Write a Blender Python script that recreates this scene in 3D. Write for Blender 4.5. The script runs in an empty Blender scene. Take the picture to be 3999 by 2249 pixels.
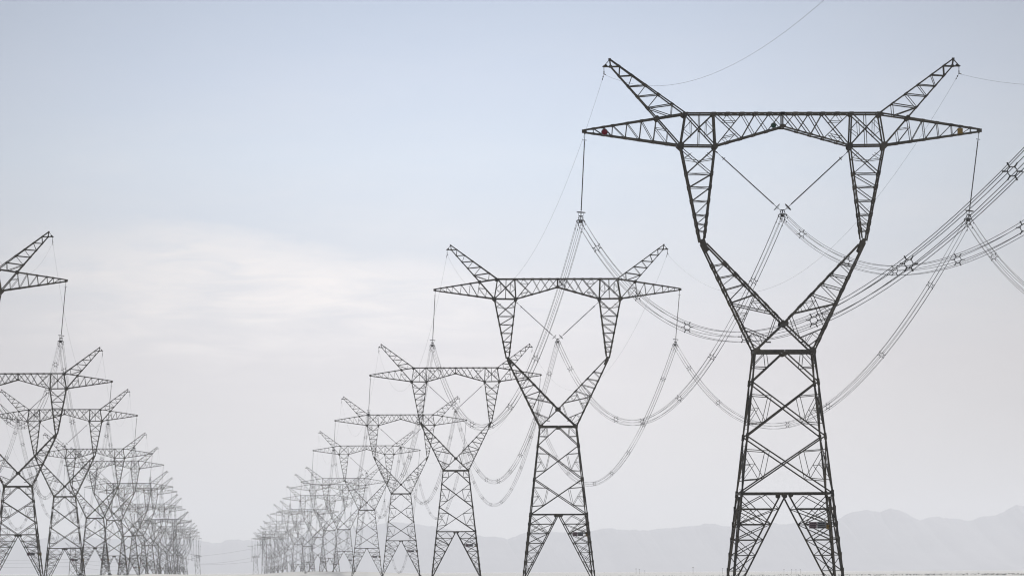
import bpy, bmesh, math, random
from mathutils import Vector, Matrix
random.seed(7)
R = math.radians
S = bpy.context.scene
COL = S.collection

# ------------------------------------------------------------------ camera
CAM_Z = 1.6
YAW, PITCH, ROLL = 0.050687, 0.049794, 0.004
cam_data = bpy.data.cameras.new("camera")
cam_data.sensor_width = 36.0
cam_data.lens = 200.0
cam_data.clip_start = 1.0
cam_data.clip_end = 120000.0
cam = bpy.data.objects.new("camera", cam_data)
cam.matrix_world = (Matrix.Translation((0, 0, CAM_Z)) @ Matrix.Rotation(-YAW, 4, 'Z')
                    @ Matrix.Rotation(math.pi / 2 + PITCH, 4, 'X') @ Matrix.Rotation(-ROLL, 4, 'Z'))
COL.objects.link(cam)
S.camera = cam

# ------------------------------------------------------------------ exposure, sampling
S.view_settings.view_transform = 'Standard'
S.view_settings.look = 'None'
S.view_settings.exposure = 0.0
S.view_settings.gamma = 1.0
S.cycles.volume_bounces = 0
S.cycles.use_denoising = True
S.cycles.denoiser = 'OPENIMAGEDENOISE'
S.cycles.denoising_input_passes = 'RGB_ALBEDO_NORMAL'
S.cycles.denoising_prefilter = 'ACCURATE'
S.cycles.max_bounces = 6
S.cycles.filter_width = 1.15
S.cycles.use_adaptive_sampling = False

# ------------------------------------------------------------------ sun + sky
SUN_AZ, SUN_EL = R(14), R(38)          # ahead of the camera, above the frame: the steel is back-lit
sun_data = bpy.data.lights.new("sun", 'SUN')
sun_data.energy = 4.45
sun_data.angle = R(4)
sun_data.color = (1.0, 0.965, 0.93)
sun = bpy.data.objects.new("sun", sun_data)
sd = Vector((math.sin(SUN_AZ) * math.cos(SUN_EL), math.cos(SUN_AZ) * math.cos(SUN_EL), math.sin(SUN_EL)))
sun.rotation_euler = sd.to_track_quat('Z', 'Y').to_euler()
sun.location = (0, 0, 300)
COL.objects.link(sun)

W = bpy.data.worlds.new("World")
S.world = W
W.use_nodes = True
nt = W.node_tree
nt.nodes.clear()
NN = nt.nodes.new
def lk(a, b): nt.links.new(a, b)
def math_n(op, a, b=None, c=None, clamp=False):
    n = NN('ShaderNodeMath'); n.operation = op; n.use_clamp = clamp
    for i, v in enumerate((a, b, c)):
        if v is None: continue
        if isinstance(v, (int, float)): n.inputs[i].default_value = v
        else: lk(v, n.inputs[i])
    return n.outputs[0]
def mix_c(f, a, b):
    n = NN('ShaderNodeMix'); n.data_type = 'RGBA'
    for s, v in ((n.inputs[0], f), (n.inputs[6], a), (n.inputs[7], b)):
        if isinstance(v, (int, float)): s.default_value = v
        elif isinstance(v, tuple): s.default_value = v + (1.0,)
        else: lk(v, s)
    return n.outputs[2]
tc = NN('ShaderNodeTexCoord')
sep = NN('ShaderNodeSeparateXYZ'); lk(tc.outputs['Generated'], sep.inputs[0])
X, Y, Z = sep.outputs
az = math_n('ARCTAN2', X, Y)
sky = NN('ShaderNodeTexSky')
sky.sky_type = 'NISHITA'; sky.sun_disc = False
sky.sun_elevation = SUN_EL; sky.sun_rotation = SUN_AZ
sky.air_density = 1.2; sky.dust_density = 3.0; sky.ozone_density = 1.5
# thin high veil in front of the blue: colours in the sky texture's own scale (strength 0.1 below)
ramp = NN('ShaderNodeValToRGB')
cr = ramp.color_ramp
lk(math_n('DIVIDE', Z, 0.16, clamp=True), ramp.inputs[0])
stops = [(0.0, (0.840, 0.820, 0.740)), (0.105, (0.830, 0.815, 0.820)), (0.236, (0.755, 0.748, 0.798)), (0.33, (0.680, 0.740, 0.840)),
         (0.454, (0.650, 0.765, 0.930)), (0.54, (0.590, 0.705, 0.905)), (0.62, (0.510, 0.630, 0.840)), (1.0, (0.45, 0.57, 0.78))]
while len(cr.elements) < len(stops): cr.elements.new(0.5)
for e, (p, c) in zip(cr.elements, stops):
    e.position = p; e.color = c + (1.0,)
# cloud: long soft streaks, denser bank low over the left of the plain
cvec = NN('ShaderNodeCombineXYZ')
lk(math_n('MULTIPLY', az, 26.0), cvec.inputs[0]); lk(math_n('MULTIPLY', Z, 95.0), cvec.inputs[1])
nz = NN('ShaderNodeTexNoise'); nz.inputs['Scale'].default_value = 1.0; nz.inputs['Detail'].default_value = 5.0
nz.inputs['Roughness'].default_value = 0.5; nz.inputs['Distortion'].default_value = 0.35
lk(cvec.outputs[0], nz.inputs['Vector'])
def gauss(v, c, s):
    d = math_n('DIVIDE', math_n('SUBTRACT', v, c), s)
    return math_n('EXPONENT', math_n('MULTIPLY', math_n('MULTIPLY', d, d), -1.0))
def sstep(v, lo, hi):
    n = NN('ShaderNodeMapRange'); n.interpolation_type = 'SMOOTHSTEP'
    n.inputs['From Min'].default_value = lo; n.inputs['From Max'].default_value = hi
    lk(v, n.inputs['Value']); return n.outputs['Result']
cv2 = NN('ShaderNodeCombineXYZ')
lk(math_n('MULTIPLY_ADD', Z, 30.0, math_n('MULTIPLY', az, 60.0)), cv2.inputs[0]); lk(math_n('MULTIPLY', Z, 300.0), cv2.inputs[1])
n2 = NN('ShaderNodeTexNoise'); n2.inputs['Scale'].default_value = 1.0; n2.inputs['Detail'].default_value = 6.0
n2.inputs['Roughness'].default_value = 0.58; n2.inputs['Distortion'].default_value = 0.6
lk(cv2.outputs[0], n2.inputs['Vector'])
nlo = math_n('MULTIPLY', math_n('SUBTRACT', nz.outputs[0], 0.34), 3.2, clamp=True)
wis = math_n('MULTIPLY', math_n('SUBTRACT', n2.outputs[0], 0.30), 2.6, clamp=True)
warp = math_n('ADD', Z, math_n('ADD', math_n('MULTIPLY', math_n('SUBTRACT', nz.outputs[0], 0.5), 0.016), math_n('MULTIPLY', math_n('SUBTRACT', n2.outputs[0], 0.5), 0.010)))
bank = math_n('MULTIPLY', gauss(az, 0.010, 0.043), math_n('MULTIPLY', sstep(math_n('MULTIPLY_ADD', az, 0.10, warp), 0.0602, 0.0535), sstep(warp, 0.030, 0.052)))
cl = math_n('MULTIPLY', bank, math_n('MULTIPLY_ADD', wis, 0.72, 0.36))
streak = math_n('MULTIPLY', math_n('MULTIPLY', math_n('MULTIPLY', nlo, math_n('MULTIPLY_ADD', wis, 0.6, 0.4)), gauss(Z, 0.045, 0.04)), 0.22)
cl = math_n('ADD', cl, streak, clamp=True)
veil = mix_c(cl, ramp.outputs[0], (0.985, 0.955, 0.965))
# lens vignetting painted into the sky colour, brightest ahead, falling off to the sides
ga = math_n('SUBTRACT', az, 0.045); gz = math_n('SUBTRACT', Z, 0.045)
gd = math_n('ADD', math_n('MULTIPLY', ga, ga), math_n('MULTIPLY', gz, gz))
lens_falloff = math_n('EXPONENT', math_n('MULTIPLY', gd, -83.0))
vs = NN('ShaderNodeVectorMath'); vs.operation = 'SCALE'
lk(veil, vs.inputs[0]); lk(math_n('MULTIPLY', math_n('MULTIPLY_ADD', lens_falloff, 0.66, 0.38), 10.0), vs.inputs['Scale'])
col = mix_c(0.93, sky.outputs[0], vs.outputs[0])
bg = NN('ShaderNodeBackground'); bg.inputs['Strength'].default_value = 0.1
lk(col, bg.inputs[0])
wo = NN('ShaderNodeOutputWorld'); lk(bg.outputs[0], wo.inputs[0])

# ------------------------------------------------------------------ materials
def material(name, base, rough=0.6, metal=0.0, var=0.25, scale=0.6, warm=None):
    m = bpy.data.materials.new(name); m.use_nodes = True
    t = m.node_tree; b = t.nodes['Principled BSDF']
    b.inputs['Roughness'].default_value = rough; b.inputs['Specular IOR Level'].default_value = 0.25; b.inputs['Metallic'].default_value = metal
    co = t.nodes.new('ShaderNodeTexCoord'); n = t.nodes.new('ShaderNodeTexNoise')
    n.inputs['Scale'].default_value = scale; n.inputs['Detail'].default_value = 4
    t.links.new(co.outputs['Object'], n.inputs['Vector'])
    r = t.nodes.new('ShaderNodeValToRGB')
    a = tuple(c * (1 - var) for c in base); z = warm or tuple(min(1, c * (1 + var)) for c in base)
    r.color_ramp.elements[0].position = 0.3; r.color_ramp.elements[0].color = a + (1,)
    r.color_ramp.elements[1].position = 0.7; r.color_ramp.elements[1].color = z + (1,)
    t.links.new(n.outputs[0], r.inputs[0]); t.links.new(r.outputs[0], b.inputs['Base Color'])
    return m
STEEL = material("weathered_steel", (0.085, 0.079, 0.072), 0.65, 0.2, 0.35, 0.5, (0.130, 0.112, 0.086))
ALU = material("aluminium_strand", (0.075, 0.075, 0.078), 0.85, 0.0, 0.2, 0.3)
FITTING = material("galvanised_fitting", (0.055, 0.052, 0.050), 0.55, 0.3, 0.3, 3.0)
RUBBER = material("grey_silicone", (0.075, 0.068, 0.068), 0.6, 0.0, 0.15, 2.0)
CONCRETE = material("concrete", (0.30, 0.28, 0.25), 0.9, 0.0, 0.2, 1.5)
RED = material("red_enamel", (0.21, 0.012, 0.025), 0.5, 0.0, 0.15, 2.0)
GREEN = material("green_enamel", (0.018, 0.060, 0.045), 0.5, 0.0, 0.15, 2.0)
YELLOW = material("yellow_enamel", (0.27, 0.17, 0.045), 0.5, 0.0, 0.15, 2.0)
GREYP = material("grey_plate", (0.20, 0.195, 0.195), 0.5, 0.0, 0.1, 2.0)
REDP = material("faded_red_plate", (0.21, 0.14, 0.155), 0.5, 0.0, 0.1, 2.0)
INK = material("dark_lettering", (0.03, 0.028, 0.03), 0.6, 0.0, 0.1, 2.0)
ROCK = material("hill_rock", (0.16, 0.15, 0.15), 0.95, 0.0, 0.2, 0.001)
WOOD = material("pole_wood", (0.10, 0.085, 0.07), 0.9, 0.0, 0.2, 1.0)
LEAF = material("dry_scrub", (0.075, 0.080, 0.038), 0.9, 0.0, 0.35, 0.3)
SAND = material("desert_sand", (0.50, 0.485, 0.45), 0.95, 0.0, 0.16, 0.02)

# ------------------------------------------------------------------ mesh helper
class MB:
    def __init__(self): self.v, self.f = [], []
    def bar(self, a, b, w, h=None):
        a, b = Vector(a), Vector(b); d = b - a
        if d.length < 1e-5: return
        if 0.04 <= w < 0.1: w *= 1.15
        d.normalize()
        ref = Vector((0, 1, 0)) if abs(d.y) < 0.9 else Vector((1, 0, 0))
        u = d.cross(ref).normalized() * (w / 2); n = d.cross(u).normalized() * ((h or w) / 2)
        i = len(self.v)
        for p in (a, b):
            self.v += [p + u + n, p - u + n, p - u - n, p + u - n]
        self.f += [(i, i + 1, i + 5, i + 4), (i + 1, i + 2, i + 6, i + 5), (i + 2, i + 3, i + 7, i + 6),
                   (i + 3, i, i + 4, i + 7), (i + 3, i + 2, i + 1, i), (i + 4, i + 5, i + 6, i + 7)]
    def plate(self, pts, y, t):                       # outline in XZ, thickness along Y
        i = len(self.v); n = len(pts)
        self.v += [Vector((x, y - t / 2, z)) for x, z in pts] + [Vector((x, y + t / 2, z)) for x, z in pts]
        self.f += [tuple(range(i, i + n)), tuple(range(i + 2 * n - 1, i + n - 1, -1))]
        for k in range(n):
            l = (k + 1) % n
            self.f.append((i + k, i + n + k, i + n + l, i + l))
    def octa(self, x, z, r, y, t=0.03, rz=None):
        rz = rz or r
        self.plate([(x + r * math.cos(R(22.5 + 45 * k)), z + rz * math.sin(R(22.5 + 45 * k))) for k in range(8)], y, t)
    def tube(self, pts, r, sides=4, closed=False):
        pts = [Vector(p) for p in pts]; n = len(pts); i = len(self.v)
        for k, p in enumerate(pts):
            if closed: d = pts[(k + 1) % n] - pts[k - 1]
            else: d = pts[min(k + 1, n - 1)] - pts[max(k - 1, 0)]
            d.normalize()
            ref = Vector((0, 0, 1)) if abs(d.z) < 0.9 else Vector((0, 1, 0))
            u = d.cross(ref).normalized(); w = d.cross(u).normalized()
            rr = r[k] if isinstance(r, (list, tuple)) else r
            for s in range(sides):
                a = 2 * math.pi * (s + 0.5) / sides
                self.v.append(p + (u * math.cos(a) + w * math.sin(a)) * rr)
        for k in range(n if closed else n - 1):
            m = (k + 1) % n
            for s in range(sides):
                q = (s + 1) % sides
                self.f.append((i + k * sides + s, i + k * sides + q, i + m * sides + q, i + m * sides + s))
        if not closed:
            self.f.append(tuple(i + s for s in reversed(range(sides))))
            self.f.append(tuple(i + (n - 1) * sides + s for s in range(sides)))
    def ring(self, c, axis, rad, r, seg=14, sides=5):
        c, axis = Vector(c), Vector(axis).normalized()
        ref = Vector((0, 1, 0)) if abs(axis.y) < 0.9 else Vector((1, 0, 0))
        u = axis.cross(ref).normalized(); w = axis.cross(u)
        self.tube([c + (u * math.cos(2 * math.pi * k / seg) + w * math.sin(2 * math.pi * k / seg)) * rad for k in range(seg)], r, sides, True)
    def mesh(self, name, mat):
        me = bpy.data.meshes.new(name)
        me.from_pydata([tuple(p) for p in self.v], [], self.f)
        me.materials.append(mat); me.update()
        return me

def obj(name, data, parent=None, loc=None):
    o = bpy.data.objects.new(name, data)
    COL.objects.link(o)
    if parent: o.parent = parent
    if loc: o.location = loc
    return o
def tag(o, label=None, cat=None, group=None, kind=None):
    for k, v in (('label', label), ('category', cat), ('group', group), ('kind', kind)):
        if v: o[k] = v
    return o
def copy_tree(o, parent=None):
    c = o.copy(); COL.objects.link(c); c.parent = parent
    for ch in list(o.children):
        if not ch.name.startswith('phase_marker'): copy_tree(ch, c)      # only the biggest pylon carries the markers
    return c
ORD = ['first', 'second', 'third', 'fourth', 'fifth', 'sixth', 'seventh', 'eighth', 'ninth', 'tenth', 'eleventh',
       'twelfth', 'thirteenth', 'fourteenth', 'fifteenth', 'sixteenth']

# ------------------------------------------------------------------ where the pylons stand (x, y, foot z, body)
ROW_A = [(58.8, 596, -1.64, 't'), (56.7, 965, -0.04, 't'), (56.6, 1390, 0.14, 't'), (56.2, 1810, 0.31, 't'), (55.7, 2226, -0.27, 't'),
         (58.7, 2797, 2.16, 's'), (57.2, 3101, -1.80, 't'), (56.4, 3438, 2.54, 's'), (56.3, 3845, -1.18, 's'), (56.2, 4339, -3.17, 't'),
         (56.1, 4991, 1.37, 's'), (56.1, 5473, 0.24, 's'), (55.6, 5862, -1.50, 's'), (55.4, 6298, -1.40, 's'), (54.4, 6661, -2.18, 's'),
         (54.7, 7059, -5.62, 't')]
ROW_B = [(-45.3, 886, -2.48, 't'), (-45.8, 1271, 0.48, 's'), (-45.9, 1646, -2.46, 't'), (-46.8, 2071, 1.15, 's'), (-46.4, 2410, -2.27, 't'),
         (-45.3, 2714, -1.19, 's'), (-46.2, 3060, 1.47, 's'), (-46.7, 3469, -1.84, 's'), (-46.3, 3729, -0.57, 's'), (-45.1, 4191, -4.56, 's'),
         (-46.5, 4490, -1.53, 's'), (-46.4, 4911, -3.61, 's'), (-46.2, 5366, -2.51, 's'), (-46.3, 5845, -0.65, 's'), (-47.5, 6219, -1.69, 's'),
         (-47.3, 6615, -1.87, 's')]
BODY_H = {'t': 26.2, 's': 20.5}
TOWER_ROT = R(-1.5)

# ------------------------------------------------------------------ ground, hills
def ground_z(x, y):
    g = -1.0 * min(1.0, max(0.0, (y - 800) / 4200.0))
    w = num = 0.0
    for tx, ty, tz, _ in ROW_A + ROW_B:
        d2 = (x - tx) ** 2 + (y - ty) ** 2
        if d2 < 160 ** 2:
            k = math.exp(-d2 / 45.0 ** 2); w += k; num += k * (tz - 0.02)
    k0 = max(0.0, 1.0 - w)
    return (num + g * k0) / (w + k0) if w + k0 > 0 else g
def build_ground():
    xs = [-15000, -3500, -1500, -700, -350, -220, -160] + list(range(-130, 141, 15)) + [170, 230, 350, 700, 1500, 3500, 15000]
    ys = [-400, -150, 0, 150, 300, 450] + list(range(520, 7260, 20)) + [7400, 8000, 9000, 10500, 12500, 16000, 20000, 25000, 32000, 42000, 52000, 70000]
    v = [(x, y, ground_z(x, y) - (14.0 if y > 51000 else 0)) for y in ys for x in xs]
    n = len(xs)
    f = [(j * n + i, j * n + i + 1, (j + 1) * n + i + 1, (j + 1) * n + i) for j in range(len(ys) - 1) for i in range(n - 1)]
    me = bpy.data.meshes.new("ground"); me.from_pydata(v, [], f); me.materials.append(SAND)
    for p in me.polygons: p.use_smooth = True
    return tag(obj("ground", me), kind="structure")
build_ground()

HILL = [(-900, 12060, 84), (-700, 12056, 72), (-522, 12053, 77.9), (-472, 12051, 76.8), (-422, 12048, 73.3), (-391, 12047, 73.5), (-380, 12046, 76.9), (-338, 12044, 79.7),
        (-280, 12041, 76.9), (-221, 12038, 73.3), (-154, 12034, 76.4), (-112, 12032, 74.6), (-70, 12030, 72.7), (-48, 12029, 69.3), (-30, 12029, 66.9),
        (-6, 12028, 64.1), (5, 12027, 70.7), (27, 12025, 73.2), (57, 12024, 68.9), (97, 12022, 71.2), (148, 12019, 76.9), (198, 12016, 85.0),
        (248, 12013, 92.4), (298, 12010, 99.7), (340, 12008, 104.6), (366, 12006, 107.8), (403, 12005, 101.8), (439, 12003, 99.2), (495, 12001, 86.7),
        (548, 11999, 76.9), (596, 11997, 71.7), (632, 11994, 82.5), (663, 11992, 86.0), (714, 11990, 84.7), (753, 11988, 85.7), (813, 11985, 92.6),
        (849, 11983, 87.8), (905, 11980, 88.9), (939, 11978, 93.4), (984, 11976, 95.6), (1011, 11974, 101.9), (1060, 11972, 95.8), (1102, 11969, 100.7),
        (1158, 11967, 102.1), (1181, 11966, 99.5), (1236, 11962, 104.3), (1274, 11960, 106.7), (1297, 11959, 113.3), (1320, 11957, 123.3),
        (1347, 11956, 129.9), (1377, 11954, 122.2), (1400, 11953, 133.8), (1428, 11952, 123.7), (1464, 11951, 106.3), (1477, 11950, 110.9),
        (1502, 11949, 113.7), (1566, 11946, 104.7), (1592, 11944, 113.3), (1611, 11943, 113.7), (1643, 11941, 125.3), (1666, 11939, 137.8),
        (1685, 11938, 136.0), (1739, 11935, 144.2), (1806, 11932, 128.9), (2000, 11920, 118), (2300, 11900, 135)]
HILL = [(x * 5.0, y * 5.0, 1.6 + (z - 1.6) * 5.0) for x, y, z in HILL]      # the range stands 60 km out
def build_hills():
    rnd = random.Random(3)
    xs = []
    x = HILL[0][0]
    while x < HILL[-1][0]: xs.append(x); x += 28
    def top(x):
        for (a, _, za), (b, _, zb) in zip(HILL, HILL[1:]):
            if a <= x <= b: return za + (zb - za) * (x - a) / (b - a)
        return HILL[-1][2]
    prof = [(-1500, -0.08), (-1100, 0.10), (-750, 0.30), (-450, 0.55), (-200, 0.80), (0, 1.0), (250, 0.85), (600, 0.5), (1200, -0.08)]
    spur = [rnd.uniform(0, 6.28) for _ in range(6)]
    v = []
    for x in xs:
        t = top(x) + 5.5 * math.sin(x * 0.022 + spur[0]) + 4.0 * math.sin(x * 0.068 + spur[1]) * math.sin(x * 0.009) + rnd.uniform(-2.6, 2.6)
        for k, (dy, h) in enumerate(prof):
            s = (math.sin(x * 0.0093 + spur[2] + dy * 0.001) + 0.6 * math.sin(x * 0.024 + spur[3] - dy * 0.002)) * 0.02 * (1 if 0 < k < 5 else 0)
            v.append((x, 60000 - 0.05 * x + dy * 3.6 + (240 * math.sin(x * 0.006 + spur[4]) if k != 5 else 0), max(-30, t * (h + s)) if k != 5 else t))
    n = len(prof)
    f = [(i * n + k, (i + 1) * n + k, (i + 1) * n + k + 1, i * n + k + 1) for i in range(len(xs) - 1) for k in range(n - 1)]
    me = bpy.data.meshes.new("hills"); me.from_pydata(v, [], f); me.materials.append(ROCK)
    return tag(obj("hills", me), kind="structure")
build_hills()

def build_scrub():
    rnd = random.Random(11); m = MB()
    for i in range(900):
        y = rnd.uniform(2150, 3300)
        x = y * rnd.uniform(0.085, 0.152) if i < 760 else y * rnd.uniform(0.06, 0.085)
        if min(abs(x - 57), abs(x + 46)) < 9: continue
        z = ground_z(x, y); s = rnd.uniform(0.15, 0.5) * (0.5 + 0.8 * max(0, (x / y - 0.08) / 0.07))
        for k in range(7):
            a = rnd.uniform(0, 6.28); p = Vector((x + rnd.uniform(-.5, .5) * s, y + rnd.uniform(-.5, .5) * s, z - 0.03))
            t = p + Vector((math.cos(a) * 0.5 * s, math.sin(a) * 0.5 * s, s * rnd.uniform(0.5, 1.0)))
            m.bar(p, t, 0.14 * s, 0.09 * s)
    tag(obj("desert_scrub", m.mesh("desert_scrub", LEAF)), kind="stuff")
build_scrub()

# ------------------------------------------------------------------ the lattice pylon
BASEHALF = 3.1
def hx(z): return BASEHALF - 0.11 * z                        # half width of the body (z <= 0, measured from the waist)
def hd(z):                                                   # half depth of the lattice
    if z < 0: return 2.2 - 0.143 * z
    return 2.2 + (1.3 - 2.2) * min(1.0, z / 11.6)
HD = 1.3
def make_pylon_meshes(kind):
    H = BODY_H[kind]
    parts = []                                               # (name, mesh, offset)
    def V(x, z, s, d=None): return Vector((x, s * (hd(z) if d is None else d), z + H))
    def two(m, p, q, w, dp=None, dq=None):
        for s in (-1, 1): m.bar(V(p[0], p[1], s, dp), V(q[0], q[1], s, dq), w)
    def across(m, p, w=0.07, d=None): m.bar(V(p[0], p[1], -1, d), V(p[0], p[1], 1, d), w)
    L1, L2, L3 = (-3.2, -8.9, -14.87) if kind == 't' else (-3.2, -8.0, -10.7)
    FOOT = -H
    # ---- legs: corner column + splayed inner strut on two faces with lacing
    n_p = 6 if kind == 't' else 6
    for sx in (-1, 1):
        for sy in (-1, 1):
            m = MB()
            foot = Vector((sx * hx(FOOT), sy * hd(FOOT), 0.0))
            topc = Vector((sx * hx(L3), sy * hd(L3), L3 + H))
            m.bar(topc, foot, 0.205)
            m.bar(foot + Vector((0, 0, 0.5)), foot + Vector((0, 0, -0.1)), 0.5)
            zs = [L3 + (FOOT - L3) * k / 7.0 for k in range(1, 7)]
            apexes = [Vector((0.0 + sx * 0.25, sy * hd(L3), L3 + H - 0.35)), Vector((sx * hx(L3), sy * 0.25, L3 + H - 0.35))]
            lam = []
            for ap in apexes:
                m.bar(ap, foot, 0.165)
                pts = []
                for z in zs:
                    t = (z + H - ap.z) / (foot.z - ap.z); pts.append(ap.lerp(foot, t))
                lam.append(pts)
            leg = [topc.lerp(foot, (z + H - topc.z) / (foot.z - topc.z)) for z in zs]
            for pts, ap in zip(lam, apexes):
                for k in range(6):
                    m.bar(leg[k], pts[k], 0.085 if k < 3 else 0.07)
                    if k < 5: m.bar(leg[k], pts[k + 1], 0.085 if k < 2 else 0.065)
                    if k < 4: m.bar(pts[k], leg[k + 1], 0.06)
                half = topc.lerp(ap, 0.55)
                m.bar(half, pts[0], 0.055); m.bar(half, leg[0], 0.075)
                m.bar(topc.lerp(leg[0], 0.1), pts[1], 0.075)
                q = leg[0].lerp(pts[0], 0.45)
                m.bar(q, leg[1], 0.05); m.bar(leg[1].lerp(pts[1], 0.5), leg[0].lerp(leg[1], 0.45), 0.045)
            for k in range(5):                                # ties between the two inner struts
                m.bar(lam[0][k], lam[1][k], 0.06)
                m.bar(lam[0][k], lam[1][k + 1], 0.05)
                if k < 3: m.bar(lam[1][k], lam[0][k].lerp(leg[k], 0.5), 0.045)
            for k in range(7):                                # splice plates on the column
                p = topc.lerp(foot, k / 7.0)
                m.bar(p + Vector((0, 0, 0.32)), p - Vector((0, 0, 0.32)), 0.28)
            if sx < 0 and sy < 0:                             # step bolts up one column
                z = 1.5
                while z < H + L3:
                    p = foot.lerp(topc, z / (H + L3)); m.bar(p, p + Vector((-0.34, 0, 0.0)), 0.028); z += 0.9
            fo = MB()
            fo.bar(foot + Vector((0, 0, 0.28)), foot + Vector((0, 0, -1.2)), 1.0)
            parts.append(('leg', m.mesh('leg', STEEL), [('footing', fo.mesh('footing', CONCRETE))]))
    # ---- body between waist and leg frame
    m = MB()
    lv = [0.0, L1, L2, L3]
    for sx in (-1, 1):
        for sy in (-1, 1):
            m.bar(V(sx * hx(0), 0, sy), V(sx * hx(L3), L3, sy), 0.185)
            for z in (L1, L2, L3): m.bar(V(sx * hx(z + .3), z + .3, sy), V(sx * hx(z - .35), z - .35, sy), 0.29)
            if sx < 0 and sy < 0:
                z = L3 + 0.4
                while z < -0.6:
                    p = V(-hx(z), z, -1); m.bar(p, p + Vector((-0.32, 0, 0)), 0.028); z += 0.9
    # faces: front/back with full pattern, sides with the same on depth
    def face(fn, side):
        # fn(u, z): u in [-1, 1] across the face
        b = 0.14 if not side else 0.105
        sm = 0.06
        for u in (-1, 1):
            m.bar(fn(0.06 * u, -0.2), fn(u, L1), b)                                   # inverted V under the waist
            t = 0.5; mid = fn(u * (0.06 + (1 - 0.06) * t), -0.2 + (L1 + 0.2) * t)
            m.bar(fn(u, L1 * 0.5), mid, 0.075)
            m.bar(mid, fn(u * 0.62, -0.15), sm); m.bar(fn(u, L1 * 0.5 + 0.1), fn(u * 0.66, -0.15), sm)
            # X panel
            m.bar(fn(u, L1), fn(-u, L2), b)
        def xsub(za, zb, full):
            def onx(u, t):                                                           # member from u at za to -u at zb
                a, c = fn(u, za), fn(-u, zb); return a.lerp(c, t)
            for u in (-1, 1):
                z1 = za + (zb - za) * 0.23; z2 = za + (zb - za) * 0.77
                pu = onx(u, 0.26); pl = onx(-u, 0.74)
                m.bar(fn(u, z1), pu, 0.065); m.bar(fn(u, z2), pl, 0.07)
                m.bar(pu, pl, 0.055); m.bar(fn(u, z1), pl, 0.055)
                zm = (z1 + z2) / 2; q = fn(u, z1).lerp(pl, 0.5)
                m.bar(fn(u, zm), q, 0.045); m.bar(q, fn(u, z2), 0.045)
        xsub(L1, L2, True)
        if kind == 't':
            for u in (-1, 1): m.bar(fn(u, L2), fn(-u, L3), b)
            xsub(L2, L3, True)
        else:
            for u in (-1, 1):
                c = fn(0, L3); m.bar(fn(u, L2), c, b)
                p = fn(u, L2).lerp(c, 0.5); zm = (L2 + L3) / 2
                m.bar(fn(u, zm), p, 0.065); m.bar(p, fn(u * 0.5, L3), 0.055); m.bar(fn(u, zm), fn(u * 0.5, L3), 0.055)
        m.bar(fn(-1, L3), fn(1, L3), 0.20)
    for s in (-1, 1):
        face(lambda u, z, s=s: Vector((u * hx(z), s * hd(z), z + H)), False)
        face(lambda u, z, s=s: Vector((s * hx(z), u * hd(z), z + H)), True)
        for x in (-0.36, 0.36): m.octa(x, L3 + H - 0.22, 0.28, s * hd(L3), 0.04, 0.24)
        m.octa(0, -0.26 + H, 0.32, s * (hd(0) + 0.02), 0.04, 0.2)
    for z in (L3,):
        m.bar(V(-hx(z), z, -1), V(hx(z), z, 1), 0.07); m.bar(V(hx(z), z, -1), V(-hx(z), z, 1), 0.07)
    mid = [Vector((0, -hd(L3), L3 + H)), Vector((hx(L3), 0, L3 + H)), Vector((0, hd(L3), L3 + H)), Vector((-hx(L3), 0, L3 + H))]
    for k in range(4): m.bar(mid[k], mid[(k + 1) % 4], 0.08)
    parts.append(('body', m.mesh('body', STEEL), []))
    # ---- waist frame
    m = MB()
    for s in (-1, 1):
        m.bar(V(-hx(0), 0, s), V(-0.03, 0, s), 0.34, 0.3); m.bar(V(0.03, 0, s), V(hx(0), 0, s), 0.34, 0.3)
        m.bar(V(-0.3, -0.12, s), V(0.3, -0.12, s), 0.1)
        for x in (-1, 1):
            m.plate([(x * (hx(0) + .14), H - .35), (x * (hx(0) + .20), H + .05), (x * (hx(0) + .12), H + .34), (x * (hx(0) - .45), H + .42),
                     (x * (hx(0) - .58), H + .1), (x * (hx(0) - .2), H - .2)][::x], s * (hd(0) + 0.16), 0.04)
    for x in (-1, 1): m.bar(V(x * hx(0), 0, -1), V(x * hx(0), 0, 1), 0.26)
    parts.append(('waist_frame', m.mesh('waist_frame', STEEL), []))
    # ---- fork arms from the waist out to the knees
    KO, KI, N = (8.6, 11.4), (8.12, 11.4), (0.0, 2.95)
    def O(z): return (3.1 + (KO[0] - 3.1) * z / KO[1], z)
    def I(z): return (KI[0] * (z - N[1]) / (KI[1] - N[1]), z)
    def LX(z): return (3.1 * (1 - z / N[1]), z)
    for sx in (-1, 1):
        m = MB()
        def q(p): return (sx * p[0], p[1])
        def t2(a, b, w): two(m, q(a), q(b), w)
        t2((3.1, 0), KO, 0.175); t2(N, KI, 0.17); t2(N, (3.1, 0), 0.18)
        for a, b in ((9.03, 9.29), (7.76, 8.13), (6.5, 7.13), (5.15, 6.05)): t2(O(a), I(b), 0.075)
        for a, b in ((9.29, 8.3), (8.13, 6.95), (7.13, 5.4)): t2(I(a), O(b), 0.06)
        t2(I(6.05), O(2.75), 0.065); t2(O(5.05), I(4.03), 0.085); t2(O(2.55), LX(1.43), 0.075); t2(I(3.75), LX(1.43), 0.06)
        dg = lambda t: tuple(Vector(I(6.05)).lerp(Vector(O(2.75)), t))
        st = lambda t: tuple(Vector(O(5.05)).lerp(Vector(I(4.03)), t))
        t2(dg(0.22), I(5.2), 0.045); t2(dg(0.22), st(0.65), 0.045); t2(I(5.2), st(0.65), 0.045); t2(I(4.7), st(0.82), 0.045)
        t2(dg(0.62), O(4.1), 0.045); t2(dg(0.62), O(3.4), 0.045); t2(O(4.1), st(0.25), 0.045); t2(dg(0.8), O(3.4), 0.04)
        lo = lambda t: tuple(Vector(O(2.55)).lerp(Vector(LX(1.43)), t))
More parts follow.
